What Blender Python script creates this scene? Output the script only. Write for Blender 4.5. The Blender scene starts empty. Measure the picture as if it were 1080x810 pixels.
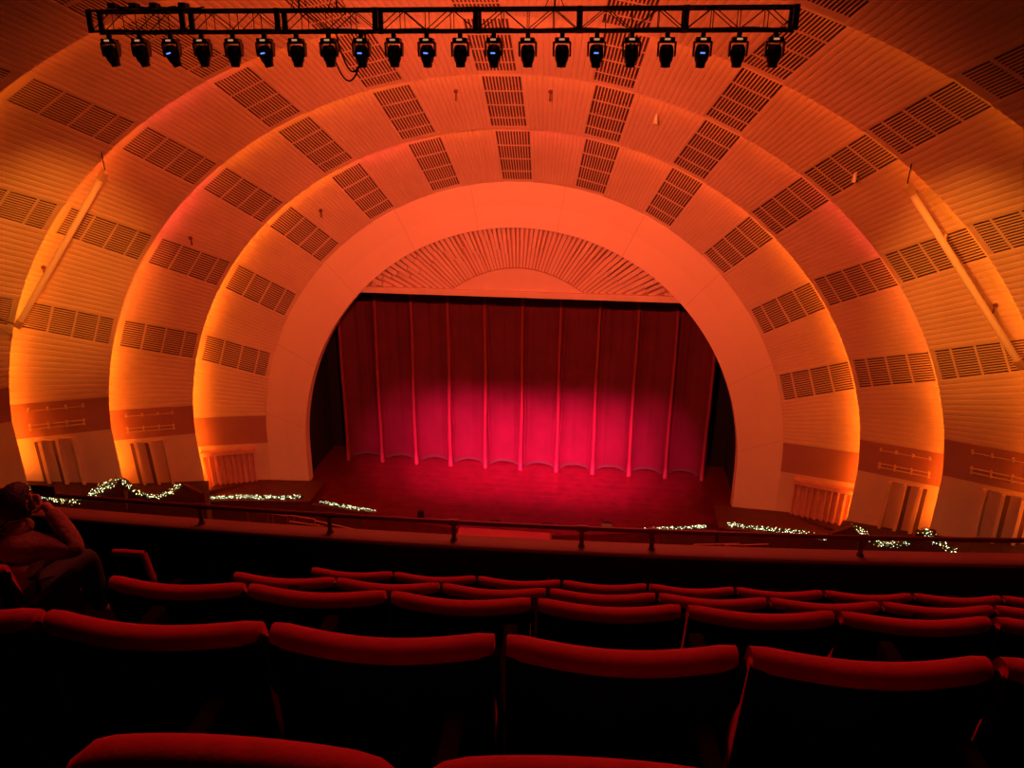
import bpy, bmesh, math, random
from math import sin, cos, pi, sqrt, hypot, radians, degrees, atan2, asin
from mathutils import Vector, Matrix
random.seed(7)
C = bpy.context.scene.collection

# ------------------------------------------------------------------ camera numbers
F, CX, H = 790.93, 5.776, 25.042
RV = Vector((0.99340289, 0.11435311, 0.00860582))
UV = Vector((-0.04562646, 0.3252831, 0.94451529))
FV = Vector((-0.10520894, 0.93867687, -0.3283547))

# ------------------------------------------------------------------ helpers
def obj(name, bm, mats, parent=None, smooth=False, **props):
    me = bpy.data.meshes.new(name)
    bm.normal_update()
    bm.to_mesh(me); bm.free()
    for m in (mats if isinstance(mats, (list, tuple)) else [mats]):
        me.materials.append(m)
    if smooth:
        for p in me.polygons: p.use_smooth = True
    o = bpy.data.objects.new(name, me)
    C.objects.link(o)
    if parent: o.parent = parent
    for k, v in props.items(): o[k] = v
    return o

def thing(name, label, cat, loc=(0, 0, 0), rotz=0, group=None):
    o = bpy.data.objects.new(name, None); C.objects.link(o)
    o.location = loc; o.rotation_euler = (0, 0, rotz)
    o['label'] = label; o['category'] = cat
    if group: o['group'] = group
    o.empty_display_size = .2
    return o

def tag(o, label, cat=None, group=None, kind=None):
    o['label'] = label
    if cat: o['category'] = cat
    if group: o['group'] = group
    if kind: o['kind'] = kind
    return o

def dup(root, loc, rotz, label, group=None):
    r = root.copy(); C.objects.link(r); r.location = loc; r.rotation_euler = (0, 0, rotz)
    r['label'] = label
    if group: r['group'] = group
    for ch in list(root.children):
        c = ch.copy(); C.objects.link(c); c.parent = r
        for g in ch.children:
            d = g.copy(); C.objects.link(d); d.parent = c
    return r

def quad(bm, a, b, c, d, mi=0):
    vs = [bm.verts.new(p) for p in (a, b, c, d)]
    f = bm.faces.new(vs); f.material_index = mi
    return f

def box(bm, x0, x1, y0, y1, z0, z1, mat=None, mi=0, bev=0):
    M = mat or Matrix.Identity(4)
    v = [bm.verts.new(M @ Vector((x, y, z))) for x in (x0, x1) for y in (y0, y1) for z in (z0, z1)]
    fs = []
    for idx in ((0, 1, 3, 2), (4, 6, 7, 5), (0, 4, 5, 1), (2, 3, 7, 6), (0, 2, 6, 4), (1, 5, 7, 3)):
        f = bm.faces.new([v[i] for i in idx]); f.material_index = mi; fs.append(f)
    if bev:
        es = list({e for f in fs for e in f.edges})
        bmesh.ops.bevel(bm, geom=es, offset=bev, segments=2, affect='EDGES', profile=.5)

def tube(bm, pts, r, seg=8, mi=0, cap=True):
    pts = [Vector(p) for p in pts]
    rings = []
    for i, p in enumerate(pts):
        a = pts[max(i - 1, 0)]; b = pts[min(i + 1, len(pts) - 1)]
        t = (b - a).normalized()
        n = t.orthogonal().normalized() if i == 0 else (n - t * n.dot(t)).normalized()
        m = t.cross(n)
        rr = r[i] if isinstance(r, (list, tuple)) else r
        rings.append([bm.verts.new(p + n * (rr * cos(2 * pi * k / seg)) + m * (rr * sin(2 * pi * k / seg))) for k in range(seg)])
    for A, B in zip(rings, rings[1:]):
        for k in range(seg):
            f = bm.faces.new((A[k], A[(k + 1) % seg], B[(k + 1) % seg], B[k])); f.material_index = mi
    if cap and seg > 2:
        for rg in (rings[0], rings[-1]):
            f = bm.faces.new(rg); f.material_index = mi

def loft(bm, sections, closed=True, caps=True, mi=0):
    R = [[bm.verts.new(p) for p in s] for s in sections]
    n = len(R[0])
    for A, B in zip(R, R[1:]):
        for k in range(n if closed else n - 1):
            f = bm.faces.new((A[k], A[(k + 1) % n], B[(k + 1) % n], B[k])); f.material_index = mi
    if caps and closed:
        for s in (R[0], R[-1]):
            f = bm.faces.new(s); f.material_index = mi
    return R

# ------------------------------------------------------------------ materials
def mat(name, col, rough=.6, metal=0, emis=None, estr=0, noise=0, nscale=3, bump=0, bscale=40, spec=None, sheen=0, col2=None):
    m = bpy.data.materials.new(name); m.use_nodes = True
    nt = m.node_tree; b = nt.nodes['Principled BSDF']
    b.inputs['Base Color'].default_value = (*col, 1)
    b.inputs['Roughness'].default_value = rough
    b.inputs['Metallic'].default_value = metal
    if spec is not None: b.inputs['Specular IOR Level'].default_value = spec
    if sheen:
        b.inputs['Sheen Weight'].default_value = sheen
        b.inputs['Sheen Roughness'].default_value = .4
        b.inputs['Sheen Tint'].default_value = (*[min(1, c * 3) for c in col], 1)
    if emis:
        b.inputs['Emission Color'].default_value = (*emis, 1)
        b.inputs['Emission Strength'].default_value = estr
    if noise or bump:
        tc = nt.nodes.new('ShaderNodeTexCoord')
    if noise:
        n = nt.nodes.new('ShaderNodeTexNoise'); n.inputs['Scale'].default_value = nscale; n.inputs['Detail'].default_value = 4
        r = nt.nodes.new('ShaderNodeValToRGB')
        c2 = col2 or tuple(c * (1 - noise) for c in col)
        r.color_ramp.elements[0].color = (*c2, 1); r.color_ramp.elements[1].color = (*col, 1)
        r.color_ramp.elements[0].position = .3; r.color_ramp.elements[1].position = .7
        nt.links.new(tc.outputs['Object'], n.inputs['Vector'])
        nt.links.new(n.outputs['Fac'], r.inputs['Fac']); nt.links.new(r.outputs['Color'], b.inputs['Base Color'])
    if bump:
        n2 = nt.nodes.new('ShaderNodeTexNoise'); n2.inputs['Scale'].default_value = bscale; n2.inputs['Detail'].default_value = 3
        bp = nt.nodes.new('ShaderNodeBump'); bp.inputs['Strength'].default_value = bump; bp.inputs['Distance'].default_value = .02
        nt.links.new(tc.outputs['Object'], n2.inputs['Vector'])
        nt.links.new(n2.outputs['Fac'], bp.inputs['Height']); nt.links.new(bp.outputs['Normal'], b.inputs['Normal'])
    return m

M_plaster = mat('ribbed_plaster', (.74, .60, .46), .65, noise=.14, nscale=.35, bump=.15, bscale=6)
M_pros = mat('smooth_plaster', (.80, .66, .56), .6, noise=.05, nscale=.2)
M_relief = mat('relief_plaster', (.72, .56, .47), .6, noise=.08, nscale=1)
M_seam = mat('panel_joint', (.36, .24, .18), .8)
M_slot = mat('vent_slot', (.13, .06, .045), .9)
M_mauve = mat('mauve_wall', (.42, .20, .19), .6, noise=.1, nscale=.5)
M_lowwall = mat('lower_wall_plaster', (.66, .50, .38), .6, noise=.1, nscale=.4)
M_tube = mat('cream_tube', (.92, .85, .7), .5)
M_hook = mat('hook_brown', (.16, .06, .03), .5)
M_silver = mat('silver_fixture', (.85, .85, .9), .3, .6)
M_brass = mat('painted_metal_rail', (.75, .55, .35), .35, .3)
M_velvet = mat('red_velvet', (.13, .008, .022), .75, noise=.25, nscale=.6, bump=.2, bscale=9, sheen=.25)
M_drape = mat('salmon_drape', (.72, .36, .3), .6, noise=.15, nscale=1.5)
M_stage = mat('stage_boards', (.16, .012, .02), .3, noise=.4, nscale=1.2, spec=.5)
M_black = mat('black_masking', (.006, .005, .005), .9)
M_darkred = mat('dark_red_wood', (.11, .022, .018), .55, noise=.3, nscale=2)
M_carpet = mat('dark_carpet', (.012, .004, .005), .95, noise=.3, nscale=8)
M_step = mat('ramp_carpet', (.07, .028, .02), .9, noise=.2, nscale=2)
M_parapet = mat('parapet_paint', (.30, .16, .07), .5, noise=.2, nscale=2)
M_rail = mat('rail_metal', (.15, .03, .022), .35, .2)
M_seatred = mat('seat_plush', (.42, .006, .022), .8, noise=.2, nscale=25, bump=.08, bscale=90, sheen=.3)
M_arm = mat('armrest_black', (.006, .003, .003), .95, spec=.1)
M_shell = mat('seat_shell_black', (.003, .003, .003), .95, spec=.1)
M_truss = mat('truss_black', (.02, .014, .014), .45, .4)
M_head = mat('fixture_black', (.010, .010, .013), .35)
M_lens = mat('fixture_lens', (.02, .02, .03), .08)
M_screen = mat('fixture_screen', (.02, .05, .2), .4, emis=(.12, .28, 1), estr=1.3)
M_led = mat('fixture_led', (.3, .2, .1), .4, emis=(1, .45, .2), estr=.5)
M_cable = mat('cable_black', (.012, .01, .01), .6)
M_leaf = mat('garland_needles', (.03, .09, .03), .7, noise=.4, nscale=6)
M_bulb = mat('garland_bulb', (.8, .9, .6), .4, emis=(.82, 1, .55), estr=3.2)
M_bulb2 = mat('garland_bulb_gold', (.8, .7, .3), .4, emis=(1, .75, .12), estr=2.2)
M_pink = mat('pink_front', (.42, .06, .17), .5)
M_skin = mat('skin', (.42, .22, .15), .55)
M_hair = mat('dark_hair', (.02, .012, .01), .6, bump=.5, bscale=60)
M_jacket = mat('tan_jacket', (.30, .16, .10), .85, noise=.25, nscale=9, bump=.5, bscale=30)
M_trouser = mat('dark_trousers', (.02, .02, .025), .8)
M_phone = mat('phone_black', (.01, .01, .01), .25)

def cove_mat(name, col, s):
    return mat(name, (0, 0, 0), .9, emis=col, estr=s)
WALLCOVE = cove_mat('cove_wall_strip', (1, .16, .006), 56)
def coves(f):
    return (cove_mat('cove_amber', (1, .17, .006), 49 * f), cove_mat('cove_orange', (1, .125, .012), 46 * f), cove_mat('cove_rose', (1, .085, .048), 43 * f))
COVES = {'A': coves(1.0), 'B': coves(.85), 'C': coves(.72), 'D': coves(.45), 'E': coves(.4)}

# ------------------------------------------------------------------ the arch curves of the hall (metres)
#          Y0     tilt    rho     ecc     zc       band angles (from the crown) k=1..5     half width
CUR = {
 'P0': (54.0,   .0,    17.18, .935, -.385, [14.2, 28.5, 42.6, 57.4, 72.3], 2.8),
 'P1': (54.0,   .0,    20.45, .986,  .466, [14.2, 28.5, 42.6, 57.4, 72.3], 2.8),
 'AB': (51.486, .1077, 25.065, 1.020, .191, [13.1, 26.2, 39.6, 53.6, 68.5], 2.5),
 'BC': (46.701, .1324, 28.544, 1.049, .373, [12.5, 25.0, 37.6, 51.3, 65.6], 2.15),
 'CD': (42.632, .1858, 32.55, 1.083, -.399, [11.5, 23.0, 34.8, 47.6, 61.2], 1.85),
 'DE': (36.494, .2053, 36.18, 1.161, -.172, [10.8, 21.5, 31.8, 43.8, 56.5], 1.5),
 'EF': (28.5,   .22,   41.0,  1.25, 0.0,   [10.0, 20.0, 29.5, 40.5, 52.0], 1.2),
}
def arc(c, a, dr=0, dy=0):
    """point on curve c at angle a (degrees from the crown, + towards +X)"""
    Y0, t, rho, ec, zc = CUR[c][:5]
    r = rho + dr
    z = zc + r * cos(radians(a)) / ec
    return Vector((r * sin(radians(a)), Y0 - t * z + dy, z))
def side(c, s, Z, dr=0, dy=0):
    """point on curve c at height Z on side s"""
    Y0, t, rho, ec, zc = CUR[c][:5]
    r = rho + dr
    x = r if Z < zc else sqrt(max(r * r - ((Z - zc) * ec) ** 2, 0))
    return Vector((s * x, Y0 - t * Z + dy, Z))
def end_angle(c, Z):
    Y0, t, rho, ec, zc = CUR[c][:5]
    return degrees(math.acos(max(-1, min(1, (Z - zc) * ec / rho))))

# ring: inner curve, outer curve, (z of panel top inner, outer), (z of panel bottom), (z floor)
RINGS = [
 ('A', 'P1', 'AB', (2.45, 3.15), (.1, .62), (-3.6, -3.4)),
 ('B', 'AB', 'BC', (4.25, 5.6), (1.8, 3.15), (-2.6, -.6)),
 ('C', 'BC', 'CD', (6.7, 7.65), (4.1, 5.0), (-.6, 1.6)),
 ('D', 'CD', 'DE', (8.9, 9.9), (6.4, 7.3), (1.0, 3.4)),
 ('E', 'DE', 'EF', (11.0, 12.5), (8.6, 10.2), (3.0, 5.0)),
]
ring_labels = {
 'A': 'innermost ribbed arch ring around the stage frame, brightly lit amber behind its lip',
 'B': 'second ribbed arch ring out from the stage frame',
 'C': 'third ribbed arch ring out from the stage frame',
 'D': 'fourth ribbed arch ring, dark orange, passing behind the lighting truss',
 'E': 'outermost dark ribbed arch ring over the hall',
}
GAP = 1.45
def behind(p):
    return p + Vector((p.x / p.y, 1, (p.z - H) / p.y)) * GAP
def ring_breaks(c, z_end):
    offs, hw = CUR[c][5], CUR[c][6]
    cs = [-o for o in reversed(offs)] + [0] + list(offs)
    e = end_angle(c, z_end)
    br = [-e]
    for o in cs: br += [o - hw, o + hw]
    return br + [e]

def build_ring(name, ci, co, ztop, zbot, zfl, colors):
    bi, bo = ring_breaks(ci, ztop[0]), ring_breaks(co, ztop[1])
    def P(ai, ao, u):
        a = arc(ci, ai); b = behind(arc(co, ao))
        return a + (b - a) * u
    def Nrm(ai, ao):
        e = .2
        d1 = P(ai + e, ao + e, .5) - P(ai - e, ao - e, .5); d2 = P(ai, ao, 1) - P(ai, ao, 0)
        n = d1.cross(d2).normalized()
        if n.y > 0: n = -n
        return n
    UEXT = 1.28
    bm = bmesh.new()
    root = None
    vents = []
    NR = 14
    for sgm in range(len(bi) - 1):
        i0, i1, o0, o1 = bi[sgm], bi[sgm + 1], bo[sgm], bo[sgm + 1]
        if sgm % 2 == 0:                       # ribbed plaster between two vent bands
            n = NR if sgm not in (0, len(bi) - 2) else 12
            cols = []
            for k in range(n):
                for q, dz in ((0.0, .0), (.10, .036), (.5, .052), (.90, .036)):
                    t = (k + q) / n
                    cols.append((i0 + (i1 - i0) * t, o0 + (o1 - o0) * t, dz))
            cols.append((i1, o1, 0))
            prev = None
            for ai, ao, dz in cols:
                nn = Nrm(ai, ao) * dz
                cur = [bm.verts.new(P(ai, ao, u) + nn) for u in (0, .5, 1, UEXT)]
                if prev:
                    for a in range(3): bm.faces.new((prev[a], cur[a], cur[a + 1], prev[a + 1]))
                prev = cur
        else:                                  # vent band
            nn = Nrm((i0 + i1) / 2, (o0 + o1) / 2)
            us = [(.055, .20), (.225, .44), (.465, .69), (.715, .95)]
            flat = [(0, .055), (.20, .225), (.44, .465), (.69, .715), (.95, 1.0), (1.0, UEXT)]
            def Q(t, u, d=0):
                return P(i0 + (i1 - i0) * t, o0 + (o1 - o0) * t, u) + nn * d
            for u0, u1 in flat:
                quad(bm, Q(0, u0), Q(1, u0), Q(1, u1), Q(0, u1))
            vb = bmesh.new()
            NS = 12
            for u0, u1 in us:
                # dark box behind
                quad(vb, Q(0, u0, -.16), Q(1, u0, -.16), Q(1, u1, -.16), Q(0, u1, -.16), 1)
                quad(vb, Q(0, u0, 0), Q(1, u0, 0), Q(1, u0, -.16), Q(0, u0, -.16), 1)
                quad(vb, Q(0, u1, 0), Q(1, u1, 0), Q(1, u1, -.16), Q(0, u1, -.16), 1)
                quad(vb, Q(0, u0, 0), Q(0, u1, 0), Q(0, u1, -.16), Q(0, u0, -.16), 1)
                quad(vb, Q(1, u0, 0), Q(1, u1, 0), Q(1, u1, -.16), Q(1, u0, -.16), 1)
                for k in range(NS + 1):
                    c = k / NS; w = .016 if 0 < k < NS else .008
                    a, b = max(0, c - w), min(1, c + w)
                    quad(vb, Q(a, u0, .02), Q(b, u0, .02), Q(b, u1, .02), Q(a, u1, .02), 0)
                    quad(vb, Q(a, u0, .02), Q(a, u1, .02), Q(a, u1, -.02), Q(a, u0, -.02), 0)
                    quad(vb, Q(b, u0, .02), Q(b, u1, .02), Q(b, u1, -.02), Q(b, u0, -.02), 0)
            vents.append((sgm, vb))
    # smooth skirt below the ribs: mauve belt and lower wall
    def W(s, v, Z, d=0, u=None):
        a = side(ci, s, Z); b = behind(side(co, s, Z))
        p = a + (b - a) * v
        if d:
            n = Vector((-s * (b.y - a.y), 0, 0)); t = (b - a).normalized()
            n = Vector((-t.y, t.x, 0)); n = n if n.y < 0 else -n
            p = p + n.normalized() * d
        return p
    lerp = lambda ab, v: ab[0] + (ab[1] - ab[0]) * v
    belts = []
    for s in (-1, 1):
        vs = [0, .25, .5, .75, 1.0, UEXT]
        for v0, v1 in zip(vs, vs[1:]):
            quad(bm, W(s, v0, lerp(zbot, v0)), W(s, v1, lerp(zbot, v1)), W(s, v1, lerp(zfl, v1) - .4), W(s, v0, lerp(zfl, v0) - .4))
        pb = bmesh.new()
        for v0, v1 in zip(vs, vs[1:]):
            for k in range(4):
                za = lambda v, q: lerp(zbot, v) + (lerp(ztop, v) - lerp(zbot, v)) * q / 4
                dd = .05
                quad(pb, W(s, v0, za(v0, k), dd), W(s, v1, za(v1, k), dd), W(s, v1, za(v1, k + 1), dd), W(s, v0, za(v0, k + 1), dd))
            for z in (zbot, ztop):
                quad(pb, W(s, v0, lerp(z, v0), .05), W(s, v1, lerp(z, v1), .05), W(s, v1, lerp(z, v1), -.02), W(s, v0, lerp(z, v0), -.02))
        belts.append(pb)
    # back plate closing the light cove behind the next ring
    cl = []
    n = 60
    nxt = {'AB': 'BC', 'BC': 'CD', 'CD': 'DE', 'DE': 'EF'}.get(co)
    root = obj('ceiling', bm, [M_plaster], None)
    tag(root, ring_labels[name], kind='structure')
    for sgm, vb in vents:
        v = obj('vent_grille', vb, [M_plaster, M_slot], root)
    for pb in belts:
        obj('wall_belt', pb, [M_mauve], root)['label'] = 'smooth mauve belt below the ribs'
    # cove lamps: strips hidden behind the lip of the next ring outwards, one per ribbed field
    if nxt:
        segs = list(range(0, len(bo) - 1, 2))
        for j, sgm in enumerate(segs):
            a0, a1 = bo[sgm] - .0, bo[sgm + 1] + 0
            if sgm > 0: a0 -= 1.9
            if sgm < len(bo) - 2: a1 += 1.9
            cb = bmesh.new(); prev = None
            for k in range(9):
                a = a0 + (a1 - a0) * k / 8
                p0, p1 = arc(co, a, .42, .30), arc(co, a, .54, .26)
                cur = (cb.verts.new(p0), cb.verts.new(p1))
                if prev: cb.faces.new((prev[0], cur[0], cur[1], prev[1]))
                prev = cur
            obj('cove_lamp', cb, [COVES[name][colors[j]]], root)
        for s in (-1, 1):                       # straight strips down the side walls
            cb = bmesh.new(); prev = None
            z1 = ztop[1] - .3; z0 = zfl[1] + .0
            for k in range(7):
                Z = z0 + (z1 - z0) * k / 6
                cur = (cb.verts.new(side(co, s, Z, .42, .30)), cb.verts.new(side(co, s, Z, .54, .26)))
                if prev: cb.faces.new((prev[0], cur[0], cur[1], prev[1]))
                prev = cur
            obj('cove_lamp', cb, [WALLCOVE], root)
    return root, W

A_, O_, R_ = 0, 1, 2
colA = [A_, A_, A_, A_, R_, O_, R_, O_, O_, A_, A_, A_]
colB = [A_, O_, R_, A_, A_, O_, O_, O_, O_, R_, O_, A_]
colC = [A_, A_, O_, R_, O_, O_, O_, O_, O_, A_, A_, A_]
colD = [A_, A_, A_, O_, O_, O_, O_, O_, A_, A_, A_, A_]
RW = {}
for (nm, ci, co, zt, zb, zf), cc in zip(RINGS, (colA, colB, colC, colD, colD)):
    root, W = build_ring(nm, ci, co, zt, zb, zf, cc)
    RW[nm] = (root, W, zt, zb, zf)

# ------------------------------------------------------------------ small fittings on the rings
def on_ring(ci, co, a, u, d=0):
    p, q = arc(ci, a), behind(arc(co, a))
    t = (q - p).normalized(); e = (arc(ci, a + 1) - arc(ci, a)).normalized(); n = e.cross(t).normalized()
    if n.y > 0: n = -n
    return p + (q - p) * u, n, t, e
for ci, co, a, u, lab in (('AB', 'BC', -5.5, .76, 'small dark rigging hook left of the crown vent on the second arch ring'), ('AB', 'BC', 5.5, .76, 'small dark rigging hook right of the crown vent on the second arch ring'),
                          ('AB', 'BC', -48, .68, 'small dark rigging hook low on the left of the second arch ring'), ('P1', 'AB', -35, .64, 'small dark rigging hook on the left of the innermost arch ring'),
                          ('BC', 'CD', -54.5, .92, 'small dark rigging hook behind the left diagonal tube'), ('BC', 'CD', 55.5, .80, 'small dark rigging hook beside the right diagonal tube')):
    p, n, t, e = on_ring(ci, co, a, u); p = p + n * .06
    bm = bmesh.new()
    tube(bm, [(0, 0, 0), n * .12], .12, 8); tube(bm, [n * .10, n * .30, n * .42 - Vector((0, 0, .12)), n * .34 - Vector((0, 0, .26)), n * .2 - Vector((0, 0, .22))], .05, 6)
    o = obj('rigging_hook', bm, [M_hook]); o.location = p; tag(o, lab, 'hook', 'rigging hooks on the arch rings')
for ci, co, a, u, lab in (('BC', 'CD', 37, .52, 'small silver spotlight on a vent grille of the third ring, right of the crown'), ('BC', 'CD', 46.5, .76, 'small silver spotlight on the vent grille crossed by the right diagonal tube'),
                          ('AB', 'BC', 18, .76, 'small pale lamp near the lip of the second arch ring right of the crown')):
    p, n, t, e = on_ring(ci, co, a, u)
    r_ = thing('ring_spotlight', lab, 'spotlight', p, 0, 'small spotlights on the arch rings')
    bm = bmesh.new(); tube(bm, [(0, 0, 0), n * .35], .05, 6); obj('arm', bm, [M_silver], r_)
    ax = (n * .4 + Vector((0, 0, -1)) * .8).normalized()
    bm = bmesh.new(); tube(bm, [n * .35 - ax * .22, n * .35, n * .35 + ax * .3], [.06, .10, .11], 10); obj('lamp_body', bm, [M_silver], r_, smooth=False)

# ------------------------------------------------------------------ stage frame: smooth flat arch
bm = bmesh.new()
N = 96
z_low = -4.2
def frame_pts(c, dy):
    pts = [side(c, -1, z_low, 0, dy), side(c, -1, -1.5, 0, dy)]
    for k in range(N + 1):
        pts.append(arc(c, -90 + 180 * k / N, 0, dy))
    pts += [side(c, 1, -1.5, 0, dy), side(c, 1, z_low, 0, dy)]
    return pts
fo, fi, fb = frame_pts('P1', 0), frame_pts('P0', 0), frame_pts('P0', .9)
fmid = [a.lerp(b, .5) + Vector((0, .10, 0)) for a, b in zip(fi, fo)]
loft(bm, [fb, [p + Vector((0, .06, 0)) for p in fi], fi, fmid, fo, [p + Vector((0, .8, 0)) for p in fo]], closed=False, caps=False)
wf = tag(obj('wall_front', bm, [M_pros], smooth=False), 'smooth salmon arch framing the stage', kind='structure')
bm = bmesh.new()
for a in (-84, -67, -45, -26, -9.5, 9.5, 26, 45, 67, 84):
    pi_, po = arc('P0', a * 1.0, .05), arc('P1', a * 1.0, -.05)
    d = Vector((cos(radians(a)), 0, -sin(radians(a)))) * .03
    o = Vector((0, -.012, 0)); m = (pi_ + po) / 2 + Vector((0, .10, 0))
    quad(bm, pi_ - d + o, pi_ + d + o, m + d + o, m - d + o); quad(bm, m - d + o, m + d + o, po + d + o, po - d + o)
obj('panel_joint', bm, [mat('arch_joint', (.66, .52, .44), .8)], wf)

# sunburst panel over the stage
def P0z(x):   # height of the opening at x
    rho, ec, zc = 17.18, .935, -.385
    return zc + sqrt(max(rho * rho - x * x, 0)) / ec
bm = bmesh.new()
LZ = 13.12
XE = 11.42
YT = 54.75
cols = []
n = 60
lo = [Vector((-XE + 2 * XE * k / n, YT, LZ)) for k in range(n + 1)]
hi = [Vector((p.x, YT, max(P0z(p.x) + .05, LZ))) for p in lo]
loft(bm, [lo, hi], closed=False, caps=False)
sb = tag(obj('wall_front', bm, [mat('relief_groove_shade', (.40, .22, .17), .8)]), 'half-moon panel with a carved sunburst above the curtain', kind='structure')  # shade of the grooves between the rays is put into this darker colour
bm = bmesh.new()
box(bm, -XE - .9, XE + .9, 54.32, 54.95, LZ - .30, LZ + .16, bev=.03)
obj('lintel', bm, [M_relief], sb)
# flat inner segment
bm = bmesh.new()
seg = []
def inner_z(x): return 14.95 - (x * x) / (5.15 ** 2) * 1.9 if abs(x) < 5.15 else LZ
pa = [Vector((-5.1 + 10.2 * k / 30, 0, 0)) for k in range(31)]
f0 = [Vector((p.x, YT - .14, LZ + .1)) for p in pa]; f1 = [Vector((p.x, YT - .14, inner_z(p.x))) for p in pa]; f2 = [Vector((p.x, YT + .02, inner_z(p.x))) for p in pa]
loft(bm, [f0, f1, f2], closed=False, caps=False)
obj('inner_segment', bm, [M_relief], sb)
# carved rays
bm = bmesh.new()
rr = random.Random(3)
cz = 9.0
nray = 68
for k in range(nray + 1):
    a = radians(-75 + 150 * k / nray)
    da = radians(150 / nray) * rr.uniform(.5, .86) / 2
    # where the ray leaves the inner segment and meets the arch
    def hit(fn, a):
        r = 1.0
        while r < 20:
            x, z = r * sin(a), cz + r * cos(a)
            if fn(x, z): break
            r += .05
        return r
    r0 = hit(lambda x, z: z > max(inner_z(x), LZ + .12), a)
    r1 = hit(lambda x, z: z > P0z(x) - .03 or abs(x) > 17, a)
    if r1 - r0 < .6: continue
    L = r1 - r0
    cut = r0 + L * rr.uniform(.35, .9)
    for (s0, s1, h) in ((r0 + .05, cut, rr.uniform(.08, .2)), (cut + .02, r1, rr.uniform(.3, .5))):
        if s1 - s0 < .2: continue
        w = 1.0
        pp = []
        for r_ in (s0, s1):
            for sg in (-1, 1):
                pp.append((r_ * sin(a + sg * da * w), cz + r_ * cos(a + sg * da * w)))
        (xa, za), (xb, zb_), (xc, zc_), (xd, zd) = pp
        y0, y1 = YT + .01, YT - h
        v = [bm.verts.new((x, y, z)) for y in (y0, y1) for (x, z) in ((xa, za), (xb, zb_), (xd, zd), (xc, zc_))]
        for idx in ((4, 5, 6, 7), (0, 1, 5, 4), (1, 2, 6, 5), (2, 3, 7, 6), (3, 0, 4, 7)):
            bm.faces.new([v[i] for i in idx])
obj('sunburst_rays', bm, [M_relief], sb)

# ------------------------------------------------------------------ stage floor, masking, curtain
bm = bmesh.new()
front = []
for k in range(41):
    x = -21.5 + 43 * k / 40
    y = 51.3 if abs(x) > 15 else 51.3 - 3.4 * (1 - (x / 15) ** 2)
    front.append(Vector((x, y, -3.3)))
back = [Vector((p.x, 66, -3.3)) for p in front]
loft(bm, [[p + Vector((0, 0, -2.4)) for p in front], front, back], closed=False, caps=False)
st = tag(obj('floor', bm, [M_stage]), 'glossy dark red stage floor with a bowed front edge', kind='structure')
bm = bmesh.new()
for k in range(9):     # board joints / tracks across the stage
    y = 50.2 + k * .95
    quad(bm, (-14, y, -3.288), (14, y, -3.288), (14, y + .035, -3.288), (-14, y + .035, -3.288))
obj('floor_track', bm, [mat('stage_track', (.30, .03, .045), .5)], st)

bm = bmesh.new()
quad(bm, (-24, 61.5, -5), (24, 61.5, -5), (24, 61.5, 22), (-24, 61.5, 22))
tag(obj('wall_back', bm, [M_black]), 'black masking behind the stage curtain', kind='structure')
for s, nm in ((-1, 'wall_left'), (1, 'wall_right')):
    bm = bmesh.new()
    box(bm, min(s * 17.6, s * 24), max(s * 17.6, s * 24), 54.95, 61.4, -5, 22)
    tag(obj(nm, bm, [M_black]), 'black masking at the side of the stage', kind='structure')

cur = thing('stage_curtain', 'huge crimson velvet curtain gathered into eleven vertical lift lines across the stage', 'curtain', (0, 58.7, -3.3))
bm = bmesh.new()
SP = 3.07
XC = .03
folds = [XC + SP * k for k in range(-5, 6)]
def scal(x):
    d = ((x - folds[0]) % SP) / SP
    return d          # 0 at a lift line, .5 between
nz = 26
zb0, zt0 = -3.27, 15.2
xs = []
x = -15.55
while x <= 15.75:
    xs.append(x)
    d = abs(((x - folds[0] + SP / 2) % SP) - SP / 2)
    x += .035 if d < .42 else .11
grid = []
for j in range(nz + 1):
    q = j / nz
    row = []
    for x in xs:
        d = abs(((x - folds[0] + SP / 2) % SP) - SP / 2)      # distance to nearest lift line
        s = min(1, d / (SP / 2))
        belly = sqrt(max(0, 1 - (1 - s) ** 2.2))
        hem = -3.25 + .42 * belly ** 1.3
        z = hem + (zt0 - hem) * q
        by = 1.05 * belly * (1 - q) ** .8 + .25 * belly * q
        # pleats: tight next to the lift line, opening upward
        w = .20 + .25 * q
        g = math.exp(-(d / w) ** 2)
        pl = .13 * g * cos(x * 2 * pi / (.21 + .05 * q)) * (1 - .3 * q)
        pl += .05 * (1 - g) * sin(x * 5.2 + 1.3 * sin(x * 1.7)) * (.35 + q)
        pl += .02 * sin(x * 13 + 2 * sin(x)) * (.3 + 1.2 * q)
        lean = 0
        row.append(Vector((x, by + pl - .05 * g, z + 3.3)))
    grid.append(row)
loft(bm, grid, closed=False, caps=False)
obj('curtain_cloth', bm, [M_velvet], cur, smooth=True)
for k, fx in enumerate(folds):      # rope-like gathers down each lift line
    bm = bmesh.new()
    pts, rad = [], []
    for j in range(15):
        q = j / 14
        pts.append((fx + .03 * sin(q * 9 + k) , -.10 - .04 * q, .03 + 18.3 * q)); rad.append(.15 - .045 * q + .012 * sin(j * 2.3 + k) + (.05 if j == 0 else 0))
    tube(bm, pts, rad, 10)
    obj('lift_line', bm, [mat('lit_gather_velvet', (.24, .03, .04), .6, sheen=.3, bump=.3, bscale=8) if k == 0 else bpy.data.materials['lit_gather_velvet']], cur, smooth=True)  # lighter than the cloth: light on the folds is put into the colour
bm = bmesh.new()
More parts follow.
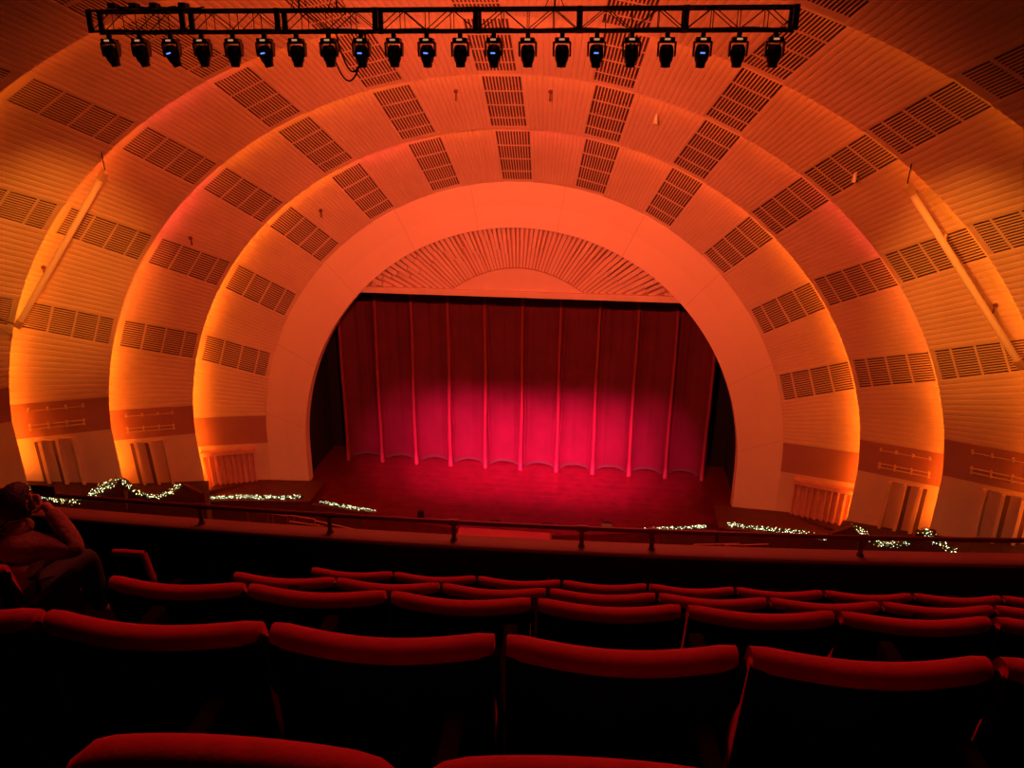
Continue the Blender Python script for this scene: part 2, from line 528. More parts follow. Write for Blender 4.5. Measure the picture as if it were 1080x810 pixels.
for k in range(-5, 5):
    xa = XC + SP * k; rows0 = []
    for j in range(13):
        s = j / 12; x = xa + SP * s
        ss = min(1, min(s, 1 - s) * 2); belly = sqrt(max(0, 1 - (1 - ss) ** 2.2))
        rows0.append((x, 1.05 * belly + .06, .05 + .42 * belly ** 1.3))
    top = [Vector((x, y, z + .07)) for x, y, z in rows0]; bot = [Vector((x, y + .03, max(.02, z - .30))) for x, y, z in rows0]
    loft(bm, [bot, top], closed=False, caps=False)
obj('hem_band', bm, [mat('grey_lining', (.09, .08, .035), .8)], cur)

# ------------------------------------------------------------------ hall floor far below and side stairs
bm = bmesh.new()
quad(bm, (-50, 8, -5.0), (50, 8, -5.0), (50, 60, -5.7), (-50, 60, -5.7))
tag(obj('floor', bm, [M_carpet]), 'dark carpeted floor of the stalls far below', kind='structure')

# dark base wall below the frame on both sides of the stage
for s in (-1, 1):
    bm = bmesh.new()
    a = [Vector((s * 15.2, 51.2, 0)), Vector((s * 17.2, 53.2, 0)), Vector((s * 21.5, 53.3, 0)), Vector((s * 25.4, 50.9, 0)), Vector((s * 25.9, 49.0, 0))]
    loft(bm, [[p + Vector((0, 0, -5.6)) for p in a], [p + Vector((0, 0, -3.28)) for p in a], [p + Vector((0, .35, -3.28)) for p in a]], closed=False, caps=False)
    tag(obj('trim_1' if s < 0 else 'trim_2', bm, [M_darkred]), 'dark base below the arch beside the stage', kind='structure')

def swag_parapet(s, pts, depth, low, label, name='wall_left'):
    """free-standing scalloped stair parapet; pts = (x, y, z) along its top"""
    bm = bmesh.new()
    P = []
    for a, b in zip(pts, pts[1:]):
        for k in range(6): P.append(Vector(a).lerp(Vector(b), k / 6))
    P.append(Vector(pts[-1]))
    P = [Vector((s * p.x, p.y, p.z)) for p in P]
    secs = [[Vector((p.x, p.y, low)) for p in P], P, [p + Vector((0, depth, 0)) for p in P], [Vector((p.x, p.y + depth, low)) for p in P]]
    loft(bm, secs, closed=False, caps=False)
    return tag(obj(name, bm, [M_darkred]), label, kind='structure')

SW_C = [(26.1, 43, 1.7), (27.4, 43, .95), (28.7, 43, .12), (29.8, 43, -.18), (31.0, 43, -.1), (32.0, 43, .2), (33.2, 43, .85), (34.0, 43, 1.05), (34.9, 43, .6), (37, 43, .3)]
SW_B = [(22.0, 46, -.6), (23.3, 46, .05), (24.2, 46, -.6), (25.2, 46, -1.08), (26.3, 46, -1.05), (27.1, 46, -.65), (28.0, 46, .12), (28.6, 46, .1)]
for s in (-1, 1):
    nm = 'wall_left' if s < 0 else 'wall_right'
    swag_parapet(s, SW_C, .3, -5.5, 'dark scalloped stair parapet below the third arch ring', nm)
    swag_parapet(s, SW_B, .3, -5.5, 'dark scalloped stair parapet below the second arch ring', nm)
    # sloping stair floors between parapet and wall
    for (rg, y0, x0, x1, z0, z1) in (('B', 46.3, 22.0, 28.9, -2.7, -.7), ('C', 43.3, 26.5, 33.5, -1.1, 1.1)):
        root, W, zt, zb, zf = RW[rg]
        bm = bmesh.new(); n = 14
        secs = []
        for k in range(n + 1):
            v = -.05 + 1.33 * k / n
            top = W(s, v, zf[0] + (zf[1] - zf[0]) * v)
            low = Vector((s * (x0 + (x1 - x0) * v), y0, top.z - .5))
            secs.append([low, top])
        loft(bm, secs, closed=False, caps=False)
        tag(obj('floor', bm, [M_step]), 'dark carpeted side ramp climbing below the arch ring', kind='structure')

# ------------------------------------------------------------------ doorways, light battens, side drapes on the ring walls
dn = 0
for rg in ('B', 'C'):
    root, W, zt, zb, zf = RW[rg]
    L = lambda ab, v: ab[0] + (ab[1] - ab[0]) * v
    for s in (-1, 1):
        dn += 1
        va, vb = .40, .80
        bm = bmesh.new()
        def T(v): return L(zb, v) - .28
        def B(v): return L(zf, v)
        def slab(bm, v0, v1, z0f, z1f, d0, d1, mi=0):
            v = [bm.verts.new(W(s, vv, zf_(vv), dd)) for vv in (v0, v1) for zf_ in (z0f, z1f) for dd in (d0, d1)]
            for idx in ((0, 1, 3, 2), (4, 6, 7, 5), (0, 4, 5, 1), (2, 3, 7, 6), (0, 2, 6, 4), (1, 5, 7, 3)):
                f = bm.faces.new([v[i] for i in idx]); f.material_index = mi
        slab(bm, va, vb, B, lambda v: T(v), .0, .03)
        d = tag(obj('door_%d' % dn, bm, [M_lowwall]), '%s doorway with three upright fins under the %s arch ring' % (('left' if s < 0 else 'right'), ('second' if rg == 'B' else 'third')), kind='structure')
        for v in (va + .02, .595, .775):
            b2 = bmesh.new(); slab(b2, v - .018, v + .018, B, lambda q: T(q) - .05, .02, .42)
            obj('upright_fin', b2, [M_lowwall], d)
            if v < .5: continue
            b3 = bmesh.new(); slab(b3, v + .019, v + .062, B, lambda q: T(q) - .1, .03, .12)
            obj('dark_slot', b3, [M_slot], d)
        b2 = bmesh.new(); slab(b2, va, vb, lambda q: T(q) - .1, T, .02, .12); obj('door_header', b2, [M_lowwall], d)
        # lamp batten on the mauve belt
        base = W(s, .5, L(zb, .5), .05)
        base = W(s, .5, L(zb, .5), .1)
        t = thing('light_batten', 'slim pipes on brackets, mauve belt %s of the stage, %s arch ring' % (('left' if s < 0 else 'right'), ('second' if rg == 'B' else 'third')), 'light batten', (0, 0, 0))
        def Zp(v, f): return L(zb, v) + (L(zt, v) - L(zb, v)) * f
        v0, v1 = .26, .86
        for f, dd, r in ((.30, .42, .05), (.42, .42, .05), (.82, .30, .035)):
            b2 = bmesh.new()
            tube(b2, [W(s, v0 + (v1 - v0) * k / 8, Zp(v0 + (v1 - v0) * k / 8, f), dd) for k in range(9)], r, 6)
            obj('pipe', b2, [M_brass], t)
        for v in (.28, .46, .65, .84):
            b2 = bmesh.new()
            tube(b2, [W(s, v, Zp(v, .36), .02), W(s, v, Zp(v, .36), .50)], .05, 6)
            tube(b2, [W(s, v, Zp(v, .27), .44), W(s, v, Zp(v, .47), .44)], .06, 6)
            obj('bracket', b2, [M_brass], t)
            b2 = bmesh.new()
            tube(b2, [W(s, v, Zp(v, .82), .02), W(s, v, Zp(v, .82), .36)], .045, 6)
            tube(b2, [W(s, v, Zp(v, .80), .34), W(s, v, Zp(v, .90), .40)], .07, 6)
            obj('small_lamp', b2, [M_brass], t)

root, W, zt, zb, zf = RW['A']
for s in (-1, 1):
    t = thing('swagged_drape', 'salmon pleated drape under a horizontal bar, %s of the stage' % ('left' if s < 0 else 'right'), 'drape', (0, 0, 0))
    v0, v1 = .20, .98
    bm = bmesh.new()
    zz = lambda v: -.15 + .35 * v
    secs = []
    for v in (v0 - .01, v1):
        secs.append([W(s, v, zz(v) + h_, d_) for h_, d_ in ((.0, .05), (.0, .62), (-.34, .62), (-.34, .05))])
    loft(bm, secs)
    obj('top_bar', bm, [M_drape], t)
    bm = bmesh.new()
    rows = []
    n = 150
    rr = random.Random(5 + s)
    ph = [rr.uniform(-.5, .5) for _ in range(14)]
    for j in range(9):
        q = j / 8
        row = []
        for k in range(n + 1):
            v = v0 + (v1 - v0) * k / n
            c = 9.5 * (v - v0) / (v1 - v0)
            wv = .5 + .5 * cos(2 * pi * c + .5 * sin(c * 2.1 + ph[0]))
            fine = .05 * cos(2 * pi * c * 3 + ph[1] * 4) * (1 - wv * .5)
            row.append(W(s, v, zz(v) - .34 - q * (3.1 + .08 * sin(c * 3)), .16 + .34 * wv ** .8 * (1 - .15 * q) + fine))
        rows.append(row)
    loft(bm, rows, closed=False, caps=False)
    obj('pleated_cloth', bm, [M_drape], t, smooth=True)

# ------------------------------------------------------------------ diagonal tubes hung in front of the arches
for s in (-1, 1):
    t = thing('diagonal_tube', ('long orange-lit tube hung aslant in front of the %s side of the arches' % ('left' if s < 0 else 'right')), 'tube', (0, 0, 0))
    a, b = Vector((s * 26.9, 38, 13.85)), Vector((s * 20.0, 38, 22.45))
    bm = bmesh.new(); tube(bm, [a, b], .17, 12)
    obj('tube_body', bm, [M_tube], t)
    for p, q in ((a, a + (b - a).normalized() * .5), (b, b + (a - b).normalized() * .5)):
        bm = bmesh.new(); tube(bm, [p, q], .21, 12); obj('end_collar', bm, [M_brass], t)
    bm = bmesh.new(); tube(bm, [b + Vector((0, 0, .1)), b + Vector((s * .1, 0, 3.4))], .03, 6); obj('hanging_cable', bm, [M_cable], t)
    bm = bmesh.new(); tube(bm, [a + Vector((0, 0, .1)), a + Vector((s * 5.0, 0.5, 1.2))], .03, 6); obj('hanging_cable', bm, [M_cable], t)

# ------------------------------------------------------------------ lighting truss with moving heads
TX0, TX1, TZ0, TZ1, TY, TD = -6.2, 9.7, 26.98, 27.42, 18.0, .42
tr = thing('lighting_truss', 'long black box truss hanging across the top of the hall', 'truss', (1.75, TY, TZ0))
def loc(p): return Vector(p) - Vector((1.75, TY, TZ0))
nsec = 7; Ls = (TX1 - TX0) / nsec
for k in range(nsec):
    xa, xb = TX0 + k * Ls, TX0 + (k + 1) * Ls
    bm = bmesh.new()
    for y in (TY, TY + TD):
        for z in (TZ0, TZ1): tube(bm, [loc((xa, y, z)), loc((xb, y, z))], .027, 8)
    nb = 4; w = (xb - xa) / nb
    for j in range(nb):
        x0, x1 = xa + j * w, xa + (j + 1) * w
        if j % 2: x0, x1 = x1, x0
        for y in (TY, TY + TD):
            tube(bm, [loc((x0, y, TZ0)), loc((x1, y, TZ1))], .011, 6)
            tube(bm, [loc((xa + j * w, y, TZ0)), loc((xa + j * w, y, TZ1))], .010, 6)
        for z in (TZ0, TZ1):
            tube(bm, [loc((x0, TY, z)), loc((x1, TY + TD, z))], .011, 6)
    obj('truss_section', bm, [M_truss], tr)
for k in range(nsec + 1):
    x = TX0 + k * Ls
    for y in (TY - .03, TY + TD - .03):
        bm = bmesh.new()
        box(bm, *( [loc((x - .06, y, TZ0 - .03)).x, loc((x + .06, y, TZ0)).x] ), loc((x, y, 0)).y, loc((x, y + .06, 0)).y, loc((x, y, TZ0 - .03)).z, loc((x, y, TZ1 + .03)).z)
        obj('joint_plate', bm, [M_truss], tr)
for x in (-1.2, -.32, 4.6):
    bm = bmesh.new()
    tube(bm, [loc((x, TY + .2, TZ1)), loc((x, TY + .2, 34.0))], .022, 6)
    tube(bm, [loc((x - .22, TY + .2, TZ1)), loc((x, TY + .2, TZ1 + .5)), loc((x + .22, TY + .2, TZ1))], .012, 6)
    obj('suspension_cable', bm, [M_truss], tr)
bm = bmesh.new()
rr = random.Random(4)
for k in range(7):       # cable bundle lying on the truss
    x0, x1 = -5.6 + rr.uniform(-.2, .2), -3.9 + rr.uniform(-.3, .6)
    pts = [loc((x0 + (x1 - x0) * j / 10, TY + .1 + .04 * k, TZ1 + .04 + .05 * abs(sin(j * 1.1 + k)))) for j in range(11)]
    tube(bm, pts, .018, 6)
for k in range(4):
    pts = [loc((TX0 + .1 + (TX1 - TX0 - .4) * j / 60, TY + .12 + .05 * k, TZ0 + .03 + .02 * sin(j * .9 + k))) for j in range(61)]
    tube(bm, pts, .012, 5)
obj('power_cable', bm, [M_cable], tr)
bm = bmesh.new()
pts = [Vector((-.55 + .9 * j / 14, 0, -.05 - 1.0 * sin(pi * (j / 14)) ** .8)) for j in range(15)] + [Vector((.35 - .7 * j / 12, .03, -.05 - .8 * sin(pi * (j / 12)) ** .8)) for j in range(1, 13)]
tube(bm, pts, .02, 6)
cl_ = obj('hanging_cable_loop', bm, [M_cable]); cl_.location = (0, TY + .1, TZ0)
tag(cl_, 'loose black cable loop drooping from the truss among the stage lights', 'cable')
for i, x in enumerate((-5.62, -5.1, -4.6, -3.9)):
    bm = bmesh.new(); box(bm, *[v for v in (loc((x - .09, 0, 0)).x, loc((x + .09, 0, 0)).x, -.02, .2, TZ1 - TZ0 + .04, TZ1 - TZ0 + .16)], bev=.02)
    obj('junction_box', bm, [M_truss], tr)

def make_head():
    t = thing('moving_head_light', 'x', 'stage light', (0, 0, 0), 0, 'moving-head lights under the truss')
    bm = bmesh.new()            # clamp and base
    box(bm, -.05, .05, -.04, .04, -.06, .05, bev=.01)
    box(bm, -.16, .16, -.13, .13, -.15, -.06, bev=.025)
    b = obj('base', bm, [M_head], t)
    bm = bmesh.new(); box(bm, -.06, .06, -.138, -.13, -.125, -.085); obj('led_strip', bm, [M_led], b)
    bm = bmesh.new()            # yoke
    for sx in (-1, 1):
        secs = [[Vector((sx * (.165 + dx), y, z)) for dx, y in ((0, -w), (0, w), (.035, w), (.035, -w))] for z, w in ((-.15, .09), (-.26, .085), (-.38, .07), (-.44, .045))]
        loft(bm, secs)
    box(bm, -.195, .195, -.08, .08, -.17, -.14)
    y = obj('yoke', bm, [M_head], t)
    bm = bmesh.new()            # head: rounded barrel, lens pointing down
    prof = [(-.20, .04), (-.20, .10), (-.24, .135), (-.34, .155), (-.44, .155), (-.52, .14), (-.58, .11), (-.62, .105), (-.66, .10), (-.66, .085)]
    secs = [[Vector((r * cos(2 * pi * k / 16), r * .95 * sin(2 * pi * k / 16), z)) for k in range(16)] for z, r in prof]
    loft(bm, secs)
    for k in range(6):
        box(bm, -.10, .10, -.155, .155, -.30 - .02 * k, -.292 - .02 * k)
    hd = obj('head', bm, [M_head], t)
    bm = bmesh.new()
    secs = [[Vector((r * cos(2 * pi * k / 16), r * sin(2 * pi * k / 16), z)) for k in range(16)] for z, r in ((-.655, .086), (-.668, .05), (-.670, .01))]
    loft(bm, secs); obj('lens', bm, [M_lens], hd, smooth=True)
    return t
head0 = make_head()
def ordinal(n): return ['', 'first', 'second', 'third', 'fourth', 'fifth', 'sixth', 'seventh', 'eighth', 'ninth', 'tenth', 'eleventh'][n]
blue = {2, 5, 8, 10, 12, 15, 18}
tilt = {0: .28, 1: .22, 2: .25, 5: .16, 3: .04, 7: .05, 9: .0}
for k in range(21):
    x = -5.78 + k * .7555
    n = k + 1
    if n < 11: w = '%s from the left end of the truss' % ordinal(n)
    elif n == 11: w = 'at the middle of the truss'
    else: w = '%s from the right end of the truss' % ordinal(22 - n)
    if n == 1: w = 'at the left end of the truss'
    if n == 21: w = 'at the right end of the truss'
    lab = 'black moving-head light hanging %s' % w + (', display glowing blue' if k in blue else '')
    if k == 0: h = head0; h['label'] = lab; h.location = (x, TY, TZ0 - .10)
    else: h = dup(head0, (x, TY, TZ0 - .10), 0, lab)
    ty = tilt.get(k, .0 if k % 2 else -.03)
    for ch in h.children:
        if ch.name.startswith('head'):
            piv = Vector((0, 0, -.40))
            Rm = Matrix.Translation(piv) @ Matrix.Rotation(-ty, 4, 'Y') @ Matrix.Rotation(.25 if k in blue else .05, 4, 'X') @ Matrix.Translation(-piv)
            ch.matrix_local = Rm
            hh = ch
        if ch.name.startswith('yoke') and k % 3 == 1: pass
    if k in blue:
        bm = bmesh.new(); box(bm, -.05, .05, -.166, -.156, -.355, -.325)
        sc_ = obj('display', bm, [M_screen], hh)
        sc_['label'] = 'small blue glowing display'

# ------------------------------------------------------------------ garlands
def garland(pts, rad, label, dens=21, leafn=130, gold=.2, seed=1, group='lit garlands around the stage'):
    rr = random.Random(seed)
    P = [Vector(p) for p in pts]
    L = [0]
    for a, b in zip(P, P[1:]): L.append(L[-1] + (b - a).length)
    def at(d):
        for i in range(len(P) - 1):
            if d <= L[i + 1]: return P[i].lerp(P[i + 1], (d - L[i]) / max(1e-6, L[i + 1] - L[i]))
        return P[-1]
    base = P[0].copy()
    t = thing('lit_garland', label, 'garland', base, 0, group)
    bm = bmesh.new()
    for _ in range(int(L[-1] * leafn)):
        p = at(rr.uniform(0, L[-1])) - base
        d = Vector((rr.gauss(0, 1), rr.gauss(0, 1), rr.gauss(0, 1))).normalized()
        q = p + d * rad * rr.uniform(.1, 1.0)
        e = (d + Vector((rr.gauss(0, .5), rr.gauss(0, .5), rr.gauss(0, .5)))).normalized() * .10
        sd = e.cross(Vector((rr.random(), rr.random(), rr.random()))).normalized() * .018
        v = [bm.verts.new(q - sd), bm.verts.new(q + sd), bm.verts.new(q + e)]
        bm.faces.new(v)
    tube(bm, [p - base for p in P], .06, 6)
    obj('foliage', bm, [M_leaf], t)
    bm = bmesh.new()
    for _ in range(int(L[-1] * dens)):
        c = at(rr.uniform(0, L[-1])) - base
        d = Vector((rr.gauss(0, 1), -abs(rr.gauss(0, 1)), rr.gauss(0, 1) + .2)).normalized()
        c = c + d * rad * rr.uniform(.4, 1.1)
        s_ = rr.uniform(.016, .042); mi = 1 if rr.random() < gold else 0
        vs = [bm.verts.new(c + Vector(o) * s_) for o in ((1, 0, 0), (-1, 0, 0), (0, 1, 0), (0, -1, 0), (0, 0, 1), (0, 0, -1))]
        for a, b, e in ((0, 2, 4), (2, 1, 4), (1, 3, 4), (3, 0, 4), (2, 0, 5), (1, 2, 5), (3, 1, 5), (0, 3, 5)):
            f = bm.faces.new((vs[a], vs[b], vs[e])); f.material_index = mi
    obj('string_of_bulbs', bm, [M_bulb, M_bulb2], t)['kind'] = 'stuff'
    return t
gC = [(26.1, 42.8, 1.85), (27.4, 42.8, 1.08), (28.7, 42.8, .26), (29.8, 42.8, -.04), (31.0, 42.8, .02), (32.0, 42.8, .34), (33.2, 42.8, 1.0), (34.0, 42.8, 1.2), (34.9, 42.8, .66)]
gB = [(23.3, 45.8, .2), (24.2, 45.8, -.45), (25.2, 45.8, -.93), (26.3, 45.8, -.9), (27.1, 45.8, -.5), (28.0, 45.8, .26)]
for s in (-1, 1):
    sd = 'left' if s < 0 else 'right'
    garland([(s * x, y, z) for x, y, z in gC], .34, 'swagged garland of warm white lights on the outer stair parapet, %s of the stage' % sd, gold=.3, seed=10 + s)
    garland([(s * x, y, z) for x, y, z in gB], .29, 'swagged garland of lights on the inner stair parapet, %s of the stage' % sd, gold=.3, seed=20 + s)
    garland([(s * 24.0, 50.3, -3.3 if s < 0 else -3.5), (s * 21.6, 50.3, -3.0), (s * 18.5, 50.3, -2.85), (s * 16.2, 50.3, -2.65)], .20, 'straight garland of white lights on the ledge just %s of the stage' % sd, dens=24, gold=.05, seed=30 + s)
    garland([(s * 14.7, 50.0, -2.8), (s * 13.4, 50.0, -2.98), (s * 10.1, 50.0, -3.42), (s * 8.2, 50, -3.68)], .16, 'garland of white lights along the %s half of the stage edge' % sd, dens=24, gold=.05, seed=40 + s)
garland([(-2.9, 46.75, -3.3), (-1.4, 46.75, -3.4), (2.0, 46.75, -3.42)], .09, 'thin string of tiny lights on the pink pit front at centre', dens=16, leafn=40, gold=.7, seed=51)
garland([(2.2, 47.3, -3.2), (3.4, 47.3, -3.25), (4.2, 47.4, -3.3)], .08, 'short string of tiny lights just right of the pink pit front', dens=12, leafn=40, gold=.1, seed=52)

# ledges that carry the garlands
for s in (-1, 1):
    bm = bmesh.new()
    P = [Vector((s * x, y, z)) for x, y, z in ((25.0, 50.1, -3.62), (21.6, 50.1, -3.28), (18.5, 50.1, -3.1), (15.6, 50.1, -2.95))]
    loft(bm, [[Vector((p.x, p.y, -5.6)) for p in P], P, [p + Vector((0, 3.6, 0)) for p in P]], closed=False, caps=False)
    tag(obj('trim_3' if s < 0 else 'trim_4', bm, [M_darkred]), 'dark ledge beside the stage carrying a garland', kind='structure')
    bm = bmesh.new()
    P = [Vector((s * x, y, z)) for x, y, z in ((15.4, 49.85, -3.1), (13.4, 49.85, -3.22), (10.1, 49.85, -3.62), (8.2, 49.8, -3.86), (5, 48.6, -4.0))]
    loft(bm, [[Vector((p.x, p.y, -5.6)) for p in P], P, [p + Vector((0, .35, 0)) for p in P]], closed=False, caps=False)
    tag(obj('trim_5' if s < 0 else 'trim_6', bm, [M_darkred]), 'dark curved kerb at the stage edge', kind='structure')

bm = bmesh.new(); box(bm, -3.5, 3.4, 46.9, 48.2, -5.6, -3.1, bev=.22)
pit = obj('orchestra_pit_front', bm, [M_pink]); tag(pit, 'low pink-lit front of the orchestra pit at the stage centre', 'pit front')
bm = bmesh.new()
for x, w, h_ in ((-9.3, .5, .5), (-.6, .35, .25), (3.2, .4, .25), (6.6, .4, .22)):
    pass
for i, (x, y, w, h_, lab) in enumerate(((-6.6, 49.2, .22, .62, 'small black monitor on the stage edge left of centre'), (-.9, 49.2, .42, .18, 'low black wedge on the stage edge at centre'), (3.0, 49.3, .42, .18, 'low black wedge on the stage edge right of centre'), (7.4, 50.0, .40, .18, 'low black wedge farthest right on the stage edge'))):
    bm = bmesh.new()
    secs = [[Vector((-w, -.2, 0)), Vector((w, -.2, 0)), Vector((w, .25, 0)), Vector((-w, .25, 0))], [Vector((-w, -.05, h_)), Vector((w, -.05, h_)), Vector((w, .22, h_)), Vector((-w, .22, h_))]]
    loft(bm, secs)
    o = obj('stage_monitor', bm, [M_head]); o.location = (x, y, -3.3)
    tag(o, lab, 'monitor', 'monitors on the stage edge')

# stair handrails of the lower tiers seen between the two rails
k = 0
for s in (-1, 1):
    for i, (xa, za, xb, zb_) in enumerate(((17.6, -.5, 15.0, -1.15), (15.8, -.6, 13.0, -1.25), (14.6, -1.2, 12.4, -1.75), (12.8, -1.0, 8.9, -2.05), (11.2, -1.5, 7.6, -2.3))):
        bm = bmesh.new()
        a, b = Vector((s * xa, 44, za)), Vector((s * xb, 44.6, zb_))
        c = Vector((a.x, a.y, a.z))
        tube(bm, [Vector((0, 0, 0)), b - a], .045, 6)
        for q in (0, .5, 1):
            p = (b - a) * q; tube(bm, [p, p + Vector((0, 0, -3.6))], .02, 5)
        o = obj('stair_handrail', bm, [mat('handrail_rose', (.30, .06, .06), .4)] if k == 0 else [bpy.data.materials['handrail_rose']])
        o.location = a; k += 1
        tag(o, 'dim sloping handrail down in the stalls, %s %s of the stage front' % (['outermost', 'second from outside', 'middle one', 'second nearest the centre', 'nearest the centre'][i], 'left' if s < 0 else 'right'), 'handrail', 'handrails in the stalls')
# dark wall of the stalls below them
bm = bmesh.new()
loft(bm, [[Vector((-30, 44.8, -5.6)), Vector((-12, 44.8, -5.6)), Vector((0, 44.2, -5.6)), Vector((12, 44.8, -5.6)), Vector((30, 44.8, -5.6))],
          [Vector((-30, 44.8, -3.6)), Vector((-12, 44.8, -4.3)), Vector((0, 44.2, -4.6)), Vector((12, 44.8, -4.3)), Vector((30, 44.8, -3.6))]], closed=False, caps=False)
tag(obj('trim_7', bm, [M_darkred]), 'low dark wall across the stalls in front of the stage', kind='structure')

# ------------------------------------------------------------------ our balcony: treads, parapet, guard rail
def curveY(x): return .050 * x + .006 * x * x       # rows bend with the hall (x from the camera)
ROWS = [  # a (distance), drop of seat-top below eye
 (1, 4.205, 2.81), (2, 3.30, 2.26), (3, 2.425, 1.71), (4, 1.462, 1.14), (5, .872, .94)]
bm = bmesh.new()
edges = []
top_h = .95
prof = [(5.3, 2.81 + top_h), (3.88, 2.81 + top_h), (3.88, 2.26 + top_h), (2.98, 2.26 + top_h), (2.98, 1.71 + top_h), (2.06, 1.71 + top_h), (2.06, 1.14 + top_h), (1.18, 1.14 + top_h), (1.18, .925 + top_h), (-.6, .925 + top_h), (-.6, .4 + top_h), (-2.5, .4 + top_h)]
secs = []
for i in range(25):
    x = -6 + 12 * i / 24
    secs.append([Vector((CX + x, y + curveY(x), H - d)) for y, d in prof])
loft(bm, secs, closed=False, caps=False)
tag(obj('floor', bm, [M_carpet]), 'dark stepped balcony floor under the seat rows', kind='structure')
bm = bmesh.new()
cap_pts = []
secs = []
for i in range(41):
    x = -7 + 14 * i / 40
    y = 5.105 + .045 * x + .009 * x * x
    z = H - 3.10
    secs.append([Vector((CX + x, y + dy, z + dz)) for dy, dz in ((-.02, -.9), (-.02, -.035), (.08, -.035), (.08, -1.5))])
    cap_pts.append([Vector((CX + x, y + dy, z + dz)) for dy, dz in ((-.055, -.034), (-.064, -.02), (-.06, -.006), (-.05, .0), (.10, .0), (.11, -.01), (.11, -.034))])
loft(bm, secs, closed=True, caps=True)
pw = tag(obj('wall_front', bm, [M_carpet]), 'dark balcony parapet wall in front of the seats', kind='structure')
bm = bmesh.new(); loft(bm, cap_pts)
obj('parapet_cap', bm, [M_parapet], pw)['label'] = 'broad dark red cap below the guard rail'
gr = thing('guard_rail', 'dark red tubular guard rail on short posts along the balcony parapet', 'rail', (CX, 5.1, H - 3.1))
def gp(x, z): return Vector((x, .045 * x + .009 * x * x + .03, z))
bm = bmesh.new(); tube(bm, [gp(-7 + 14 * i / 40, .155) for i in range(41)], .020, 10); obj('top_tube', bm, [M_rail], gr, smooth=True)
for px_ in (-4.6, -3.1, -2.02, -1.02, -.02, .52, 2.1, 3.6, 5.2):
    bm = bmesh.new()
    tube(bm, [gp(px_, 0), gp(px_, .15)], .018, 8)
    tube(bm, [gp(px_, 0), gp(px_, .012)], .028, 10)
    tube(bm, [gp(px_ - .04, .155), gp(px_ + .04, .155)], .027, 10)
    obj('post', bm, [M_rail], gr)

# ------------------------------------------------------------------ seats
def make_seat(arched=False):
    t = thing('theatre_seat', 'x', 'seat')
    W2 = .272
    n = 14
    def loc_(s, y, z, amp=1.0):
        # s in -1..1 ; the back wraps round the sitter
        bulge = -.046 * cos(s * pi / 2) if not arched else -.02 * cos(s * pi / 2)
        rec = -(z - .42) * .16
        zz = z
        if arched and z > .6: zz = z + .05 * (1 - s * s) - .05 * max(0, abs(s) - .8) * 5 * .5
        return Vector((s * W2, y + bulge + rec, zz))
    def section(pts, s, sh):
        cy = sum(p[0] for p in pts) / len(pts); 
        return [loc_(s, cy + (p[0] - cy) * (1 - sh * .35), p[1] - sh * .012 * (1 if p[1] > .8 else 0)) for p in pts]
    pad = [(.065, .42), (.075, .60), (.060, .80), (.050, .90), (.044, .93), (.032, .945), (.012, .951), (-.008, .947), (-.021, .936), (-.026, .920), (-.024, .908), (-.005, .90), (.0, .42)]
    bm = bmesh.new()
    S = []
    for k in range(n + 1):
        s = -1 + 2 * k / n
        sh = .5 if k in (0, n) else 0
        s_ = s * (.985)
        S.append(section(pad, s_, sh))
    loft(bm, S); obj('backrest_pad', bm, [M_seatred], t, smooth=True)['label'] = 'red plush pad with rolled top'
    shell = [(-.006, .38), (-.004, .912), (-.022, .912), (-.030, .88), (-.036, .38)]
    bm = bmesh.new()
    loft(bm, [section(shell, (-1 + 2 * k / n) * .987, 0) for k in range(n + 1)])
    obj('backrest_shell', bm, [M_shell], t)['label'] = 'black rear shell'
    bm = bmesh.new()      # cushion
    S = []
    for k in range(9):
        q = k / 8; y = .06 + .44 * q
        hw = .235 * (1 - .06 * abs(q - .5)); e = .02 if k in (0, 8) else 0
        S.append([Vector((x, y, z)) for x, z in ((-hw + e, .36 + e), (-hw, .40), (-hw + .01, .44 - e), (-hw * .6, .465 - e), (0, .472 - e), (hw * .6, .465 - e), (hw - .01, .44 - e), (hw, .40), (hw - e, .36 + e))])
    loft(bm, S); obj('seat_cushion', bm, [M_seatred], t, smooth=True)
    for sx in (1,):
        bm = bmesh.new()
        x = sx * .279
        for pts in ([(.42, .0), (.42, .60), (.02, .60), (-.085, .80), (-.11, .915), (-.085, .925), (.0, .70), (-.02, .40), (.05, .0)],):
            a = [bm.verts.new((x - .007, y, z)) for y, z in pts]; b = [bm.verts.new((x + .007, y, z)) for y, z in pts]
            bm.faces.new(a); bm.faces.new(b)
            for i in range(len(pts)):
                bm.faces.new((a[i], a[(i + 1) % len(pts)], b[(i + 1) % len(pts)], b[i]))
        box(bm, x - .02, x + .02, .0, .44, 0, .02)
        if sx == 1:
            box(bm, x - .012, x + .006, -.10, -.05, .855, .895, bev=.004)
        obj('side_frame', bm, [M_shell], t)
        bm = bmesh.new()
        box(bm, x - .022, x + .022, .03, .40, .60, .628, bev=.008)
        obj('armrest', bm, [M_arm], t)
    return t
seatA = make_seat(False); seatB = make_seat(True)
usedA = usedB = False
rowname = {1: 'front row by the parapet', 2: 'second row from the parapet', 3: 'third row from the parapet', 4: 'fourth row from the parapet', 5: 'row nearest the bottom edge'}
starts = {1: [-1.53 + .557 * k for k in range(10)], 2: [-1.57 + .557 * k for k in range(9)], 3: [-1.595 + .565 * k for k in range(8)],
          4: [-1.605 + .566 * k for k in range(6)], 5: [-1.00 + .557 * k for k in range(1, 4)]}
starts[5] = [-.535, .025, .585]
